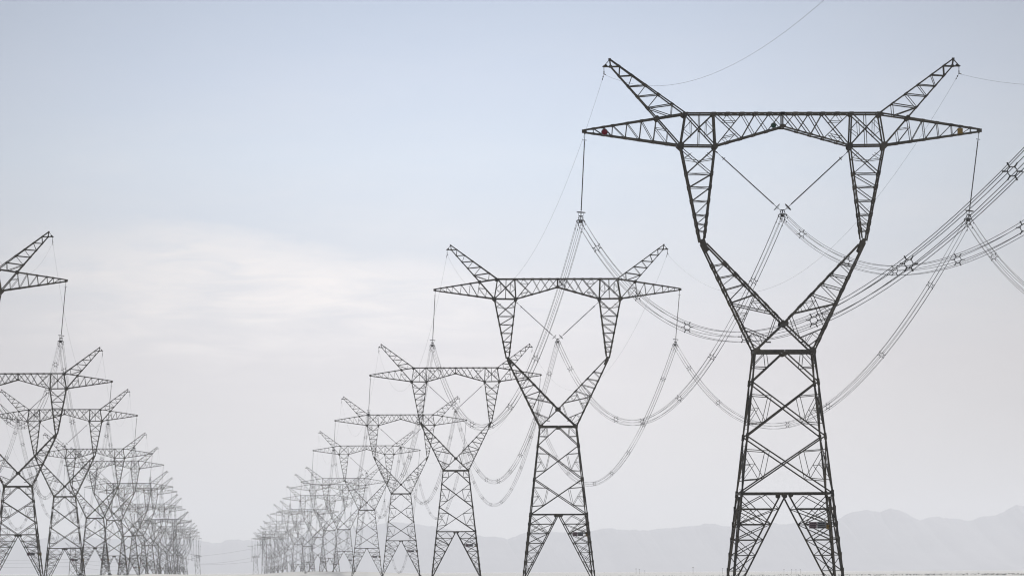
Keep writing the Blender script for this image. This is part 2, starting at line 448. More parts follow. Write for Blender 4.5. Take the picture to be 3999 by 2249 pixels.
        t2(lo(0.45), O(1.5), 0.05); t2(lo(0.45), LX(0.8), 0.045); t2(O(1.5), LX(0.55), 0.05); t2(lo(0.75), LX(0.95), 0.04); t2(O(0.75), LX(0.35), 0.05)
        for z in (9.03, 7.76, 6.5, 5.15, 3.8, 2.55, 1.2):
            across(m, q(O(z)), 0.08)
            p = q(O(z)); m.bar(V(p[0], z, -1), V(q(O(z - 1.2))[0], z - 1.2, 1), 0.055) if z > 2 else None
            for s in (-1, 1): m.bar(V(q(O(z + .25))[0], z + .25, s), V(q(O(z - .25))[0], z - .25, s), 0.235)
        for z in (9.29, 8.13, 7.13, 6.05, 4.9, 3.9):
            across(m, q(I(z)), 0.08)
            m.bar(V(q(I(z))[0], z, -1), V(q(I(z - 0.9))[0], z - 0.9, 1), 0.055)
            for s in (-1, 1): m.bar(V(q(I(z + .22))[0], z + .22, s), V(q(I(z - .22))[0], z - .22, s), 0.235)
        for z in (2.2, 1.43, 0.7): across(m, q(LX(z)), 0.07)
        for s in (-1, 1):
            m.plate([(sx * 8.3, H + 11.9), (sx * 8.7, H + 11.8), (sx * 8.55, H + 11.2), (sx * 8.1, H + 10.45), (sx * 7.85, H + 10.65), (sx * 8.08, H + 11.2)][::sx],
                    s * (hd(11.4) + 0.12), 0.04)
            m.octa(sx * 0.17, H + 2.95, 0.26, s * (hd(2.95) + 0.13 + 0.03 * (sx > 0)), 0.035, 0.36)
        m.bar(V(sx * 8.35, 11.3, -1), V(sx * 8.35, 11.3, 1), 0.16)
        # maintenance bracket on the lower cross
        m.bar(V(sx * 1.95, 0.95, -1), V(sx * 1.45, 0.95, -1), 0.13)
        parts.append(('fork_arm', m.mesh('fork_arm', STEEL), []))
    # ---- columns from the knees up to the bridge
    C, E, B, D = (10.75, 21.75), (7.1, 21.7), (10.2, 25.1), (7.26, 25.1)
    def xo(z): return 10.75 - (21.75 - z) * 2.0 / 10.15
    def xi(z): return 7.1 + (21.7 - z) * 1.15 / 9.6
    for sx in (-1, 1):
        m = MB()
        def t2(a, b, w): two(m, (sx * a[0], a[1]), (sx * b[0], b[1]), w, HD, HD)
        t2((xo(21.75), 21.75), (xo(11.6), 11.6), 0.165); t2((xi(21.7), 21.7), (xi(11.9), 11.9), 0.155)
        t2((xo(21.5), 21.5), (xi(18.75), 18.75), 0.07); t2((xi(21.5), 21.5), (xo(18.75), 18.75), 0.095)
        cx = (xo(20.2) + xi(20.2)) / 2
        t2((xo(20.35), 20.35), (cx, 20.1), 0.05); t2((xi(20.35), 20.35), (cx, 20.1), 0.06)
        t2((xo(20.35), 20.35), (xo(20.9) * .72 + xi(20.9) * .28, 20.9), 0.045); t2((xi(20.35), 20.35), (xi(20.9) * .76 + xo(20.9) * .24, 20.95), 0.045)
        zz = [18.75, 17.33, 15.88, 14.4, 13.46, 12.7]
        for k, z in enumerate(zz):
            t2((xo(z), z), (xi(z), z), 0.065 if k < 4 else 0.05)
            m.bar(V(sx * xo(z), z, -1, HD), V(sx * xi(z), z, 1, HD), 0.045)
            for px in (xo, xi):
                across(m, (sx * px(z), z), 0.08, HD)
                for s in (-1, 1): m.bar(V(sx * px(z + .22), z + .22, s, HD), V(sx * px(z - .22), z - .22, s, HD), 0.225)
            if k < 5: t2((xo(zz[k + 1]), zz[k + 1]), (xi(z), z), 0.075 if k < 3 else 0.055)
            if k < 5:
                for px in (xo, xi): m.bar(V(sx * px(z), z, -1, HD), V(sx * px(zz[k + 1]), zz[k + 1], 1, HD), 0.05)
        across(m, (sx * xo(20.2), 20.2), 0.07, HD); across(m, (sx * xi(20.2), 20.2), 0.07, HD)
        parts.append(('column', m.mesh('column', STEEL), []))
    # ---- bridge
    m = MB()
    M0 = (0.0, 23.7)
    def low(x): return (x, E[1] + (M0[1] - E[1]) * (1 - abs(x) / E[0]))
    m.bar(V(-B[0], 25.1, -1, HD), V(B[0], 25.1, -1, HD), 0.18); m.bar(V(-B[0], 25.1, 1, HD), V(B[0], 25.1, 1, HD), 0.18)
    two(m, (0, 25.1), M0, 0.14, HD, HD)
    tops, lows = [7.26, 5.77, 4.25, 2.83, 1.36, 0.0], [7.0, 5.77, 4.34, 2.97, 1.6, 0.0]
    for sx in (-1, 1):
        def t2(a, b, w): two(m, (sx * a[0], a[1]), (sx * b[0], b[1]), w, HD, HD)
        t2(B, C, 0.16); t2(D, E, 0.16); t2(C, E, 0.17); t2(E, M0, 0.145)
        t2(B, E, 0.12); t2(D, C, 0.12)
        xm = (B[0] + D[0]) / 2; t2((xm, 25.1), (xm + .12, 21.72), 0.06)
        t2((9.65, 24.35), (9.6, 22.7), 0.045); t2((8.0, 24.35), (8.1, 22.7), 0.045)
        t2((10.45, 23.4), (9.65, 24.35), 0.045); t2((10.45, 23.4), (9.6, 22.7), 0.045); t2((7.2, 23.4), (8.0, 24.35), 0.045); t2((7.2, 23.4), (8.1, 22.7), 0.045)
        T = lambda x: (x, 25.1)
        t2(T(7.1), low(4.34), 0.085); t2(low(7.0), T(4.25), 0.095); t2(T(4.25), low(2.97), 0.06); t2(low(4.34), T(2.83), 0.08)
        t2(T(2.83), low(1.6), 0.06); t2(low(2.97), T(1.36), 0.08); t2(T(1.36), low(0.15), 0.06); t2(low(1.6), T(0.1), 0.08)
        t2(T(5.77), (5.0, 24.25), 0.05); t2(T(5.77), (6.3, 24.3), 0.04); t2((6.35, 24.3), (5.0, 24.25), 0.05)
        t2(low(5.77), (6.3, 22.6), 0.045); t2(low(5.77), (5.0, 22.95), 0.055); t2((6.3, 22.6), (5.0, 22.9), 0.055)
        for x in tops:
            across(m, (sx * x, 25.1), 0.08, HD)
            for s in (-1, 1): m.bar(V(sx * x - .22, 25.1, s, HD), V(sx * x + .22, 25.1, s, HD), 0.235)
        for x in lows[1:]:
            across(m, (sx * x, low(x)[1]), 0.07, HD)
            for s in (-1, 1): m.bar(V(sx * (x - .2), low(x - .2 if x else 0)[1], s, HD), V(sx * (x + .2), low(x + .2)[1], s, HD), 0.205)
        for k in range(5):
            m.bar(V(sx * tops[k], 25.1, -1, HD), V(sx * tops[k + 1], 25.1, 1, HD), 0.06)
            m.bar(V(sx * lows[k], low(lows[k])[1], -1, HD), V(sx * lows[k + 1], low(lows[k + 1])[1], 1, HD), 0.05)
        for s in (-1, 1):
            y = s * (HD + 0.12)
            m.plate([(sx * 9.95, H + 25.22), (sx * 10.5, H + 25.2), (sx * 10.65, H + 24.9), (sx * 10.25, H + 24.65), (sx * 10.05, H + 24.8)][::-sx], y, 0.035)
            m.plate([(sx * 10.42, H + 21.95), (sx * 10.66, H + 22.1), (sx * 11.0, H + 21.98), (sx * 11.15, H + 21.65), (sx * 10.62, H + 21.15), (sx * 10.42, H + 21.45)][::-sx], y, 0.035)
            m.octa(sx * 7.12, H + 21.62, 0.30, y, 0.035, 0.38); m.octa(sx * 7.26, H + 25.02, 0.24, y, 0.035, 0.2)
            m.octa(sx * 8.72, H + 23.4, 0.13, y, 0.035)
    for s in (-1, 1): m.octa(0, H + 23.74, 0.36, s * (HD + 0.12), 0.035, 0.2)
    across(m, M0, 0.14, HD)
    parts.append(('bridge', m.mesh('bridge', STEEL), []))
    # ---- outer crossarms
    TIPZ = 23.3
    def dep(x): return HD + (0.16 - HD) * min(1.0, max(0.0, (x - 10.5) / 10.4))
    def up(x): return (x, B[1] + (TIPZ + .12 - B[1]) * (x - B[0]) / (20.9 - B[0]))
    def lw(x): return (x, C[1] + (TIPZ - .12 - C[1]) * (x - C[0]) / (20.9 - C[0]))
    F = (13.22, 24.62)
    for sx in (-1, 1):
        m = MB()
        def t2(a, b, w): two(m, (sx * a[0], a[1]), (sx * b[0], b[1]), w, dep(a[0]), dep(b[0]))
        t2(B, up(20.9), 0.165); t2(C, lw(20.9), 0.175)
        us, ls = [13.26, 14.83, 16.35, 17.87, 18.86, 19.9], [13.6, 15.07, 16.54, 17.96, 18.86, 19.9]
        for k in range(6):
            t2(up(us[k]), lw(ls[k]), 0.06 if k < 4 else 0.05)
            if k < 5: t2(up(us[k + 1]), lw(ls[k]), 0.055) if False else t2(up(us[k + 1]) if sx > 9 else up(us[min(k + 1, 5)]), lw(ls[k]), 0.06)
        t2((13.42, 23.6), lw(12.13), 0.05); t2((13.42, 23.6), (12.1, 23.4), 0.05); t2((12.05, 23.3), lw(12.25), 0.05)
        for x in us:
            across(m, (sx * x, up(x)[1]), 0.06, dep(x))
            for s in (-1, 1): m.bar(V(sx * (x - .18), up(x - .18)[1], s, dep(x)), V(sx * (x + .18), up(x + .18)[1], s, dep(x)), 0.215)
        for x in ls + [12.13]:
            across(m, (sx * x, lw(x)[1]), 0.06, dep(x))
            for s in (-1, 1): m.bar(V(sx * (x - .18), lw(x - .18)[1], s, dep(x)), V(sx * (x + .18), lw(x + .18)[1], s, dep(x)), 0.215)
        xs = [C[0], 12.13] + ls
        for a, b in zip(xs, xs[1:]): m.bar(V(sx * a, lw(a)[1], -1, dep(a)), V(sx * b, lw(b)[1], 1, dep(b)), 0.05)
        m.bar(V(sx * 20.6, TIPZ, 1, 0), V(sx * 21.1, TIPZ, 1, 0), 0.36, 0.42)
        m.bar(V(sx * 20.8, TIPZ - .1, 1, 0), V(sx * 20.8, TIPZ - .32, 1, 0), 0.14)
        parts.append(('crossarm', m.mesh('crossarm', STEEL), []))
    # ---- earth-wire horns
    A, G = (18.15, 30.9), (18.05, 30.1)
    def hu(x): return (x, B[1] + (A[1] - B[1]) * (x - B[0]) / (A[0] - B[0]))
    def hl(x): return (x, F[1] + (G[1] - F[1]) * (x - F[0]) / (G[0] - F[0]))
    def dh(x): return HD + (0.28 - HD) * min(1.0, max(0.0, (x - 10.5) / 7.7))
    for sx in (-1, 1):
        m = MB()
        def t2(a, b, w): two(m, (sx * a[0], a[1]), (sx * b[0], b[1]), w, dh(a[0]), dh(b[0]))
        t2(B, A, 0.135); t2(C, F, 0.14); t2(F, G, 0.13)
        su, sl = [17.16, 15.78, 14.36, 13.03, 11.6], [17.16, 16.2, 15.26, 14.2]
        t2(A, G, 0.12); t2(G, hu(17.1), 0.12); t2(hu(17.1), hl(17.16), 0.09)
        for k in range(3): t2(hl(sl[k]), hu(su[k + 1]), 0.085); t2(hu(su[k + 1]), hl(sl[k + 1]), 0.06)
        t2(hl(14.2), hu(11.6), 0.105); t2(hu(11.6), up(11.72), 0.06); t2(hl(14.2), up(11.72), 0.075)
        for x in su:
            across(m, (sx * x, hu(x)[1]), 0.055, dh(x))
            for s in (-1, 1): m.bar(V(sx * (x - .16), hu(x - .16)[1], s, dh(x)), V(sx * (x + .16), hu(x + .16)[1], s, dh(x)), 0.175)
        for x in sl:
            across(m, (sx * x, hl(x)[1]), 0.055, dh(x))
            for s in (-1, 1): m.bar(V(sx * (x - .14), hl(x - .14)[1], s, dh(x)), V(sx * (x + .14), hl(x + .14)[1], s, dh(x)), 0.18)
        for a, b in zip(sl, sl[1:]): m.bar(V(sx * a, hl(a)[1], -1, dh(a)), V(sx * b, hl(b)[1], 1, dh(b)), 0.045)
        t = V(sx * 18.8, 30.13, 1, 0)
        for s in (-1, 1):
            m.bar(V(sx * G[0], G[1], s, 0.28), t, 0.12); m.bar(V(sx * A[0], A[1] - .05, s, 0.2), t, 0.06)
            m.octa(sx * 13.22, H + 24.6, 0.26, s * (dh(13.2) + 0.14), 0.035, 0.3)
        m.plate([(sx * 18.35, H + 30.2), (sx * 18.55, H + 30.42), (sx * 18.95, H + 30.12), (sx * 18.8, H + 30.03), (sx * 18.4, H + 30.05)][::sx], 0, 0.1)
        m.bar(V(sx * 18.15, 30.75, 1, 0), V(sx * 18.15, 31.0, 1, 0), 0.26)
        m.bar(V(sx * 18.05, 30.0, 1, 0), V(sx * 18.05, 30.25, 1, 0), 0.3, 0.5)
        parts.append(('earthwire_horn', m.mesh('earthwire_horn', STEEL), []))
    # ---- phase markers (round enamelled discs) on the front of the beam
    for x, z, mat, lab, y, rr, seg in ((-18.75, 23.15, RED, 'round red phase marker disc', -0.72, 0.33, 20), (-1.0, 23.75, GREEN, 'dark green phase marker disc', -1.52, 0.27, 20),
                              (18.75, 23.2, YELLOW, 'square yellow phase marker plate', -0.72, 0.40, 4)) if kind == 't' else ():
        m = MB()
        off = math.pi / 4 if seg == 4 else 0
        m.plate([(x + rr * math.cos(2 * math.pi * k / seg + off), H + z + rr * math.sin(2 * math.pi * k / seg + off)) for k in range(seg)], y, 0.04)
        sub = []
        if seg > 4:
            r2 = MB(); r2.ring((x, y - 0.03, H + z), (0, 1, 0), rr, 0.04, 20, 4)
            sub.append(('rim', r2.mesh('rim', GREYP)))
        parts.append(('phase_marker', m.mesh('phase_marker', mat), sub, lab))
    # ---- signs on the front leg frame
    zf = -18.25 if kind == 't' else -15.0
    y = -hd(zf) - 0.12
    for x, w, mat, lab in ((2.62, 0.80, REDP, 'faded reddish notice plate'), (3.53, 0.96, GREYP, 'grey notice plate')):
        m = MB(); m.plate([(x - w / 2, H + zf - .32), (x + w / 2, H + zf - .32), (x + w / 2, H + zf + .36), (x - w / 2, H + zf + .36)], y, 0.03)
        rows = []
        for r_ in range(3):
            k = MB(); rows.append(k)
            z0 = H + zf + 0.2 - 0.2 * r_; xx = x - w * 0.4
            rnd = random.Random(int(x * 10) + r_)
            while xx < x + w * 0.36:
                ww = rnd.uniform(0.05, 0.09)
                k.plate([(xx, z0 - .05), (xx + ww, z0 - .05), (xx + ww, z0 + .05), (xx, z0 + .05)], y - 0.02, 0.006); xx += ww + 0.03
        parts.append(('sign_plate', m.mesh('sign_plate', mat), [('text_line', k.mesh('text_line', INK)) for k in rows], lab))
    m = MB(); x = hx(zf) - 0.05; y = hd(zf) - 0.1
    m.plate([(x - .3, H + zf - .32), (x + .3, H + zf - .32), (x + .3, H + zf + .36), (x - .3, H + zf + .36)], y - 0.1, 0.03)
    parts.append(('number_plate', m.mesh('number_plate', YELLOW), [], 'square yellow plate on the leg'))
    return parts

def pylon(meshes, name='lattice_pylon'):
    root = obj(name, None)
    root.empty_display_size = 3
    for p in meshes:
        o = obj(p[0], p[1], root)
        if len(p) > 3: o['label'] = p[3]
        for s in p[2]: obj(s[0], s[1], o)
    return root
proto = {k: pylon(make_pylon_meshes(k)) for k in 'ts'}
used = set()
def place_pylon(x, y, z, kind, label, group):
    o = proto[kind] if kind not in used else copy_tree(proto[kind])
    used.add(kind)
    o.location = (x, y, z); o.rotation_euler = (0, 0, TOWER_ROT)
    o.scale = (1, 1, 1)
    return tag(o, label, 'pylon', group)
NA = "row of the big pylon standing whole"
NB = "row cut by the photo's edge"
for i, (x, y, z, k) in enumerate(ROW_A):
    if i == 0: lab = "largest dark lattice pylon, its whole two-horned head high in the sky"
    elif i == 1: lab = "second largest whole pylon, half the size of the big one beside it"
    else: lab = f"{ORD[i]} pylon counted from the biggest one down its receding {'row' if k == 't' else 'row, with a shorter body'}"
    place_pylon(x, y, z, k, lab, "lattice pylons of the row led by the biggest one")
for i, (x, y, z, k) in enumerate(ROW_B):
    if i == 0: lab = "pylon cut off by the photo's edge, only one horn and crossarm showing"
    elif i == 1: lab = "half-cut pylon with a short body, just behind the single cropped crossarm"
    else: lab = f"{ORD[i]} pylon counted from the cropped crossarm down its receding {'row' if k == 't' else 'row, with a shorter body'}"
    place_pylon(x, y, z, k, lab, "lattice pylons of the row cut by the photo's edge")
for k in 'ts':
    assert k in used

# ------------------------------------------------------------------ insulator strings and yokes
HEXA = [(0.42, 0.0), (0.21, 0.36), (-0.21, 0.36), (-0.42, 0.0), (-0.21, -0.38), (0.21, -0.38)]
def yoke_mesh(dz):
    m = MB()
    pl = lambda pts: m.plate([(x, z + dz) for x, z in pts], 0, 0.05)
    pl([(-.24, .62), (.24, .62), (.22, .52), (.05, .48), (.05, .22), (-.05, .22), (-.05, .48), (-.22, .52)])
    pl([(-.22, .20), (.22, .20), (.40, .14), (.46, .02), (.40, -.03), (.33, .06), (.22, .08), (.22, -.22), (.10, -.17), (-.10, -.17), (-.22, -.22), (-.22, .08), (-.33, .06), (-.40, -.03), (-.46, .02), (-.40, .14)])
    for x, z in HEXA:
        m.tube([(x, -0.18, z + dz - .04), (x, -0.07, z + dz), (x, 0.07, z + dz), (x, 0.18, z + dz - .04)], [0.035, 0.07, 0.07, 0.035], 6)
        if z: m.bar((x, 0, z + dz), (x, 0, (0.54 if z > 0 else -0.15) + dz), 0.045)
    return m.mesh('yoke_plate', FITTING)
I_LEN = 9.2                                                   # crossarm tip down to the middle of the bundle
def i_string_parts():
    rod = MB(); n = 90; pts = []; rr = []
    for k in range(n + 1):
        pts.append((0, 0, -0.75 - 7.3 * k / n)); rr.append(0.070 if k % 2 else 0.050)
    rod.tube(pts, rr, 6)
    cap = MB(); cap.tube([(0, 0, 0.12), (0, 0, -0.75)], 0.03, 5); cap.ring((0, 0, -0.62), (0, 0, 1), 0.2, 0.03, 12, 4); cap.bar((-.2, 0, -.62), (.2, 0, -.62), .03)
    ring = MB(); zc = -I_LEN + 0.97
    ring.ring((0, 0, zc), (0, 0, 1), 0.44, 0.045, 18, 6); ring.bar((-.44, 0, zc), (.44, 0, zc), .04)
    for s in (-1, 1): ring.bar((s * .32, 0, zc), (s * .22, 0, zc - .42), .03)
    lnk = MB(); lnk.tube([(0, 0, -8.05), (0, 0, -I_LEN + .6)], 0.03, 5); lnk.ring((0, 0, -I_LEN + .78), (0, 1, 0), .06, .02, 8, 4)
    return [('hanger', cap.mesh('hanger', FITTING)), ('insulator_rod', rod.mesh('insulator_rod', RUBBER)), ('corona_ring', ring.mesh('corona_ring', FITTING)),
            ('link', lnk.mesh('link', FITTING)), ('yoke_plate', yoke_mesh(-I_LEN))]
V_Z = 14.38                                                    # bundle height above the waist in the window
def v_string_parts():
    out = []
    for s in (-1, 1):
        a, b = Vector((s * 7.0, 0, 21.15 - V_Z)), Vector((s * 0.26, 0, 0.58)); d = (b - a); ln = d.length; d.normalize()
        rod = MB(); n = 90; pts = []; rr = []
        for k in range(n + 1):
            pts.append(a + d * (0.85 + (ln - 1.75) * k / n)); rr.append(0.070 if k % 2 else 0.050)
        rod.tube(pts, rr, 6)
        out.append(('insulator_rod', rod.mesh('insulator_rod', RUBBER)))
        fit = MB(); fit.tube([a - d * .25, a + d * .9], .028, 5); fit.tube([b - d * .9, b], .028, 5); fit.bar(a + d * .02, a + d * .25, .12)
        fit.ring(a + d * 1.15, d, .2, .028, 12, 4); u = d.cross(Vector((0, 1, 0))); fit.bar(a + d * 1.15 - u * .2, a + d * 1.15 + u * .2, .03)
        out.append(('hanger', fit.mesh('hanger', FITTING)))
        rg = MB(); c = b - d * .45
        rg.ring(c, d, .42, .045, 18, 6); rg.bar(c - u * .42, c + u * .42, .04)
        for w in (-1, 1): rg.bar(c + u * .4 * w, c + d * .2 + u * .05 * w, .03)
        out.append(('corona_ring', rg.mesh('corona_ring', FITTING)))
    out.append(('yoke_plate', yoke_mesh(0)))
    return out
i_proto = v_proto = None
def hang_string(kind, loc, swing, label):
    global i_proto, v_proto
    pr = i_proto if kind == 'I' else v_proto
    if pr is None:
        o = obj('insulator_string', None)
        for n, me in (i_string_parts() if kind == 'I' else v_string_parts()): obj(n, me, o)
        if kind == 'I': i_proto = o
        else: v_proto = o
    else: o = copy_tree(pr)
    o.location = loc; o.rotation_euler = (0, swing, TOWER_ROT)
    return tag(o, label, 'insulator', 'insulator strings hanging from the pylons')
def tower_pt(T, x, y, z):
    X0, Y0, Z0, k = T; c, s = math.cos(TOWER_ROT), math.sin(TOWER_ROT)
    return Vector((X0 + x * c - y * s, Y0 + x * s + y * c, Z0 + BODY_H[k] + z))
ATT = {}
def who_is(rn, i):
    lead = 'the biggest' if rn == 'A' else 'the cropped one'
    return ('the biggest pylon' if rn == 'A' else 'the cropped pylon') if i == 0 else f"the {ORD[i - 1]} pylon behind {lead}"
for rn, row in (('A', ROW_A), ('B', ROW_B)):
    for i, T in enumerate(row):
        who = who_is(rn, i)
        for ph, x in ((0, -20.8), (2, 20.8)):
            sw = R(3.2 if ph == 0 else 5.0)
            if rn == 'A' and i == 0: sw = R(3.0 if ph == 0 else 7.4)
            p = tower_pt(T, x, 0, 22.98)
            arm = 'inner' if (rn == 'A') == (ph == 0) else 'outer'
            hang_string('I', p, sw, f"straight insulator string under the {arm} arm tip of {who}")
            ATT[rn, i, ph] = p + Vector((-math.sin(sw) * I_LEN, 0, -math.cos(sw) * I_LEN))
        p = tower_pt(T, 0, 0, V_Z)
        hang_string('V', p, 0, f"V-shaped pair of insulator rods in the window of {who}")
        ATT[rn, i, 1] = p
        for g, sx in ((0, -1), (1, 1)): ATT[rn, i, 'g', g] = tower_pt(T, sx * 18.75, 0, 29.3)

# ------------------------------------------------------------------ conductors
sp = MB()
sp.ring((0, 0, 0), (0, 1, 0), 0.24, 0.028, 18, 5)
for x, z in HEXA:
    d = Vector((x, 0, z)).normalized(); sp.bar(d * 0.24, d * 0.42, 0.055); sp.bar(d * 0.38, d * 0.51, 0.062)
SPACER = sp.mesh('spacer', FITTING)
dm = MB()
dm.bar((0, 0, 0.02), (0, 0, -0.12), 0.03); dm.tube([(0, -.22, -.12), (0, .22, -.12)], .012, 4)
dm.tube([(0, -.28, -.12), (0, -.14, -.12)], .05, 6); dm.tube([(0, .14, -.12), (0, .28, -.12)], .05, 6)
DAMPER = dm.mesh('damper', FITTING)
def catenary(a, b, sag, t):
    p = a.lerp(b, t); p.z -= 4 * sag * t * (1 - t); return p
def bundle(a, b, sag, label, detail, end_dampers=(True, True), r=0.0195):
    a, b = Vector(a), Vector(b); ln = (b - a).length
    root = obj('conductor_bundle', None, loc=a)
    tag(root, label, 'power line', 'bundled conductors strung between pylons')
    n = 48 if detail > 1 else 24
    def P(t): return catenary(a, b, sag, t) - a
    ts = [k / n for k in range(n + 1)]
    if detail:
        for x, z in HEXA:
            m = MB(); m.tube([P(t) + Vector((x, 0, z)) for t in ts], r, 4 if detail > 1 else 3)
            obj('wire', m.mesh('wire', ALU), root)
    else:
        m = MB()
        for x, z in HEXA: m.tube([P(t) + Vector((x, 0, z)) for t in ts], r, 3)
        obj('wire', m.mesh('wire', ALU), root)
    ns = max(3, int(ln / 47)); rnd = random.Random(int(ln * 7 + a.x))
    for k in range(ns):
        t = (k + 0.5 + rnd.uniform(-.12, .12)) / ns
        d = P(min(1, t + .01)) - P(max(0, t - .01))
        o = obj('spacer', SPACER, root); o.location = P(t)
        o.rotation_euler = (math.atan2(d.z, -d.y) if False else math.atan2(d.z, d.y) if d.y > 0 else math.atan2(-d.z, -d.y), 0, 0)
    if detail > 1:
        for e, on in enumerate(end_dampers):
            if not on: continue
            for j, (x, z) in enumerate(HEXA):
                dist = 1.6 + 0.9 * (j % 2)
                t = dist / ln if e == 0 else 1 - dist / ln
                o = obj('damper', DAMPER, root); o.location = P(t) + Vector((x, 0, z))
    return root
def earth_wire(a, b, sag, label):
    a, b = Vector(a), Vector(b); n = 40
    m = MB(); m.tube([catenary(a, b, sag, k / n) - a for k in range(n + 1)], 0.0115, 3)
    return tag(obj('earth_wire', m.mesh('earth_wire', ALU), None, a), label, 'earth wire', 'thin earth wires strung from horn to horn')
def clamp_at(p, label):
    global clamp_me
    o = obj('earth_wire_clamp', clamp_me, None, p)
    return tag(o, label, 'clamp', 'earth wire clamps under the horn tips')
cm = MB()
cm.bar((0, 0, 0.85), (0, 0, 0.1), 0.05); cm.bar((0, -.12, 0.05), (0, .12, 0.05), 0.11); cm.bar((0, 0, .35), (0, 0, .15), .1)
cm.bar((0.03, -.5, -.03), (0.10, -1.0, -.10), 0.07); cm.bar((-0.02, .8, -.12), (-0.02, 1.3, -.2), 0.08); cm.bar((-.02, 1.9, -.3), (-.02, 2.3, -.36), .07)
clamp_me = cm.mesh('earth_wire_clamp', FITTING)

PH = {('A', 0): 'inner arm', ('A', 1): 'window', ('A', 2): 'outer arm', ('B', 0): 'outer arm', ('B', 1): 'window', ('B', 2): 'inner arm'}
def span_name(rn, i):
    lead = 'the biggest' if rn == 'A' else 'the cropped one'
    return f"{lead.replace(' one', '')} pylon to the next" if i == 0 else f"the {ORD[i - 1]} to the {ORD[i]} pylon behind {lead}"
for rn, row in (('A', ROW_A), ('B', ROW_B)):
    for i in range(len(row) - 1):
        L = row[i + 1][1] - row[i][1]
        k = {('A', 0): 5.15e-4}.get((rn, i), 4.5e-4)
        sag = k * L * L / 4
        for ph in range(3):
            a, b = ATT[rn, i, ph], ATT[rn, i + 1, ph]
            det = 2 if i < (3 if rn == 'A' else 2) else (1 if i < 5 else 0)
            bundle(a, b, sag, f"sagging six-wire bundle, {PH[rn, ph]}, from {span_name(rn, i)}", det)
        for g in range(2):
            side = 'inner' if (rn == 'A') == (g == 0) else 'outer'
            earth_wire(ATT[rn, i, 'g', g], ATT[rn, i + 1, 'g', g], sag * 0.78, f"earth wire on {side} horns, from {span_name(rn, i)}")
    for i in range(4):
        for g in range(2):
            side = 'inner' if (rn == 'A') == (g == 0) else 'outer'
            who = who_is(rn, i)
            clamp_at(ATT[rn, i, 'g', g], f"small dark clamp under the {side} horn tip of {who}")
# spans that come towards the camera from the first pylon of each row
END = {0: ((39.06, 197.1, 29.5), 15.74), 1: ((48.86, 196.2, 37.7), 14.0), 2: ((59.07, 195.0, 51.3), 23.32)}
for ph, (e, sag) in END.items():
    bundle(ATT['A', 0, ph], e, sag, f"thick six-wire bundle from the {PH['A', ph]} of the biggest pylon out of the frame", 2, (True, False))
for g, (e, sag) in {0: ((43.59, 198.7, 53.1), 12.17), 1: ((80.94, 196.9, 52.9), 12.17)}.items():
    earth_wire(ATT['A', 0, 'g', g], e, sag, f"thin earth wire from the biggest pylon's {'inner' if g == 0 else 'outer'} horn out of the frame")
for ph in range(3):
    a = ATT['B', 0, ph]
    bundle(a, (a.x + 1.2, 436, a.z + 0.5), 18.6, f"six-wire bundle from the {PH['B', ph]} of the cropped pylon out of the frame", 2, (True, False))
for g in range(2):
    a = ATT['B', 0, 'g', g]
    earth_wire(a, (a.x, 436, a.z), 14.5, f"thin earth wire from the cropped pylon's {'outer' if g == 0 else 'inner'} horn out of the frame")

# ------------------------------------------------------------------ the line that crosses far behind
def mast(x, y, top, hw, beam, horns, label, dense=1.0, rot=0.0):
    z0 = ground_z(x, y); H = top - z0
    root = obj('crossing_mast', None, loc=(x, y, z0)); root.rotation_euler = (0, 0, rot)
    tag(root, label, 'pylon', 'masts of the far line crossing behind')
    m = MB(); n = max(4, int(H / (hw * 1.9)))
    def c(z, a, b): w = hw * (1.0 - 0.45 * z / H); return Vector((a * w, b * w, z))
    for a, b in ((-1, -1), (1, -1), (1, 1), (-1, 1)): m.bar(c(0, a, b), c(H, a, b), 0.24 * dense)
    cs = ((-1, -1), (1, -1), (1, 1), (-1, 1))
    for k in range(n):
        za, zb = H * k / n, H * (k + 1) / n
        for q in range(4):
            a, b = cs[q], cs[(q + 1) % 4]
            m.bar(c(za, *a), c(zb, *b), 0.11 * dense); m.bar(c(za, *b), c(zb, *a), 0.11 * dense); m.bar(c(zb, *a), c(zb, *b), 0.11 * dense)
    obj('body', m.mesh('body', STEEL), root)
    for zb, half in beam:
        m = MB(); z = zb - z0
        for s in (-1, 1):
            for b in (-.6, .6):
                m.bar((0, b, z + .9), (s * half, 0, z + .2), 0.15 * dense); m.bar((0, b, z - .9), (s * half, 0, z), 0.15 * dense)
                for k in range(5):
                    t, u = k / 5, (k + .5) / 5
                    m.bar((s * half * t, b * (1 - t), z + .9 - .7 * t), (s * half * u, b * (1 - u), z - .9 + .9 * u), 0.08 * dense)
        obj('crossarm', m.mesh('crossarm', STEEL), root)
    for sx in horns:
        m = MB()
        for b in (-.5, .5):
            m.bar((sx * hw * .4, b, H), (sx * (hw * .4 + 4.5), 0, H + 3.6), .14); m.bar((sx * (hw * .4 + 1.5), b, H), (sx * (hw * .4 + 4.5), 0, H + 3.6), .14)
        obj('earthwire_horn', m.mesh('earthwire_horn', STEEL), root)
    return root
mast(-114.1, 4315, 21.5, 3.1, [(20.8, 7.5)], (-1, 1), "short far mast with one beam seen between a big pylon's splayed legs")
mast(-44.6, 5213, 40.8, 2.4, [(33, 6.0), (27, 7.0)], (), "tall thin far mast inside the cluster behind the cropped row", 1.5)
mast(36.7, 5209, 39.8, 2.4, [(33, 6.0), (27, 7.0)], (), "tall thin far mast inside the cluster behind the biggest pylon's row", 1.5)
mast(-23.1, 5013, 17.3, 2.4, [(16.4, 3.4)], (), "low far mast in the gap beside the cropped row's cluster")
mast(27.6, 5010, 16.7, 2.4, [(15.8, 3.4)], (), "low far mast in the gap beside the biggest pylon's cluster")
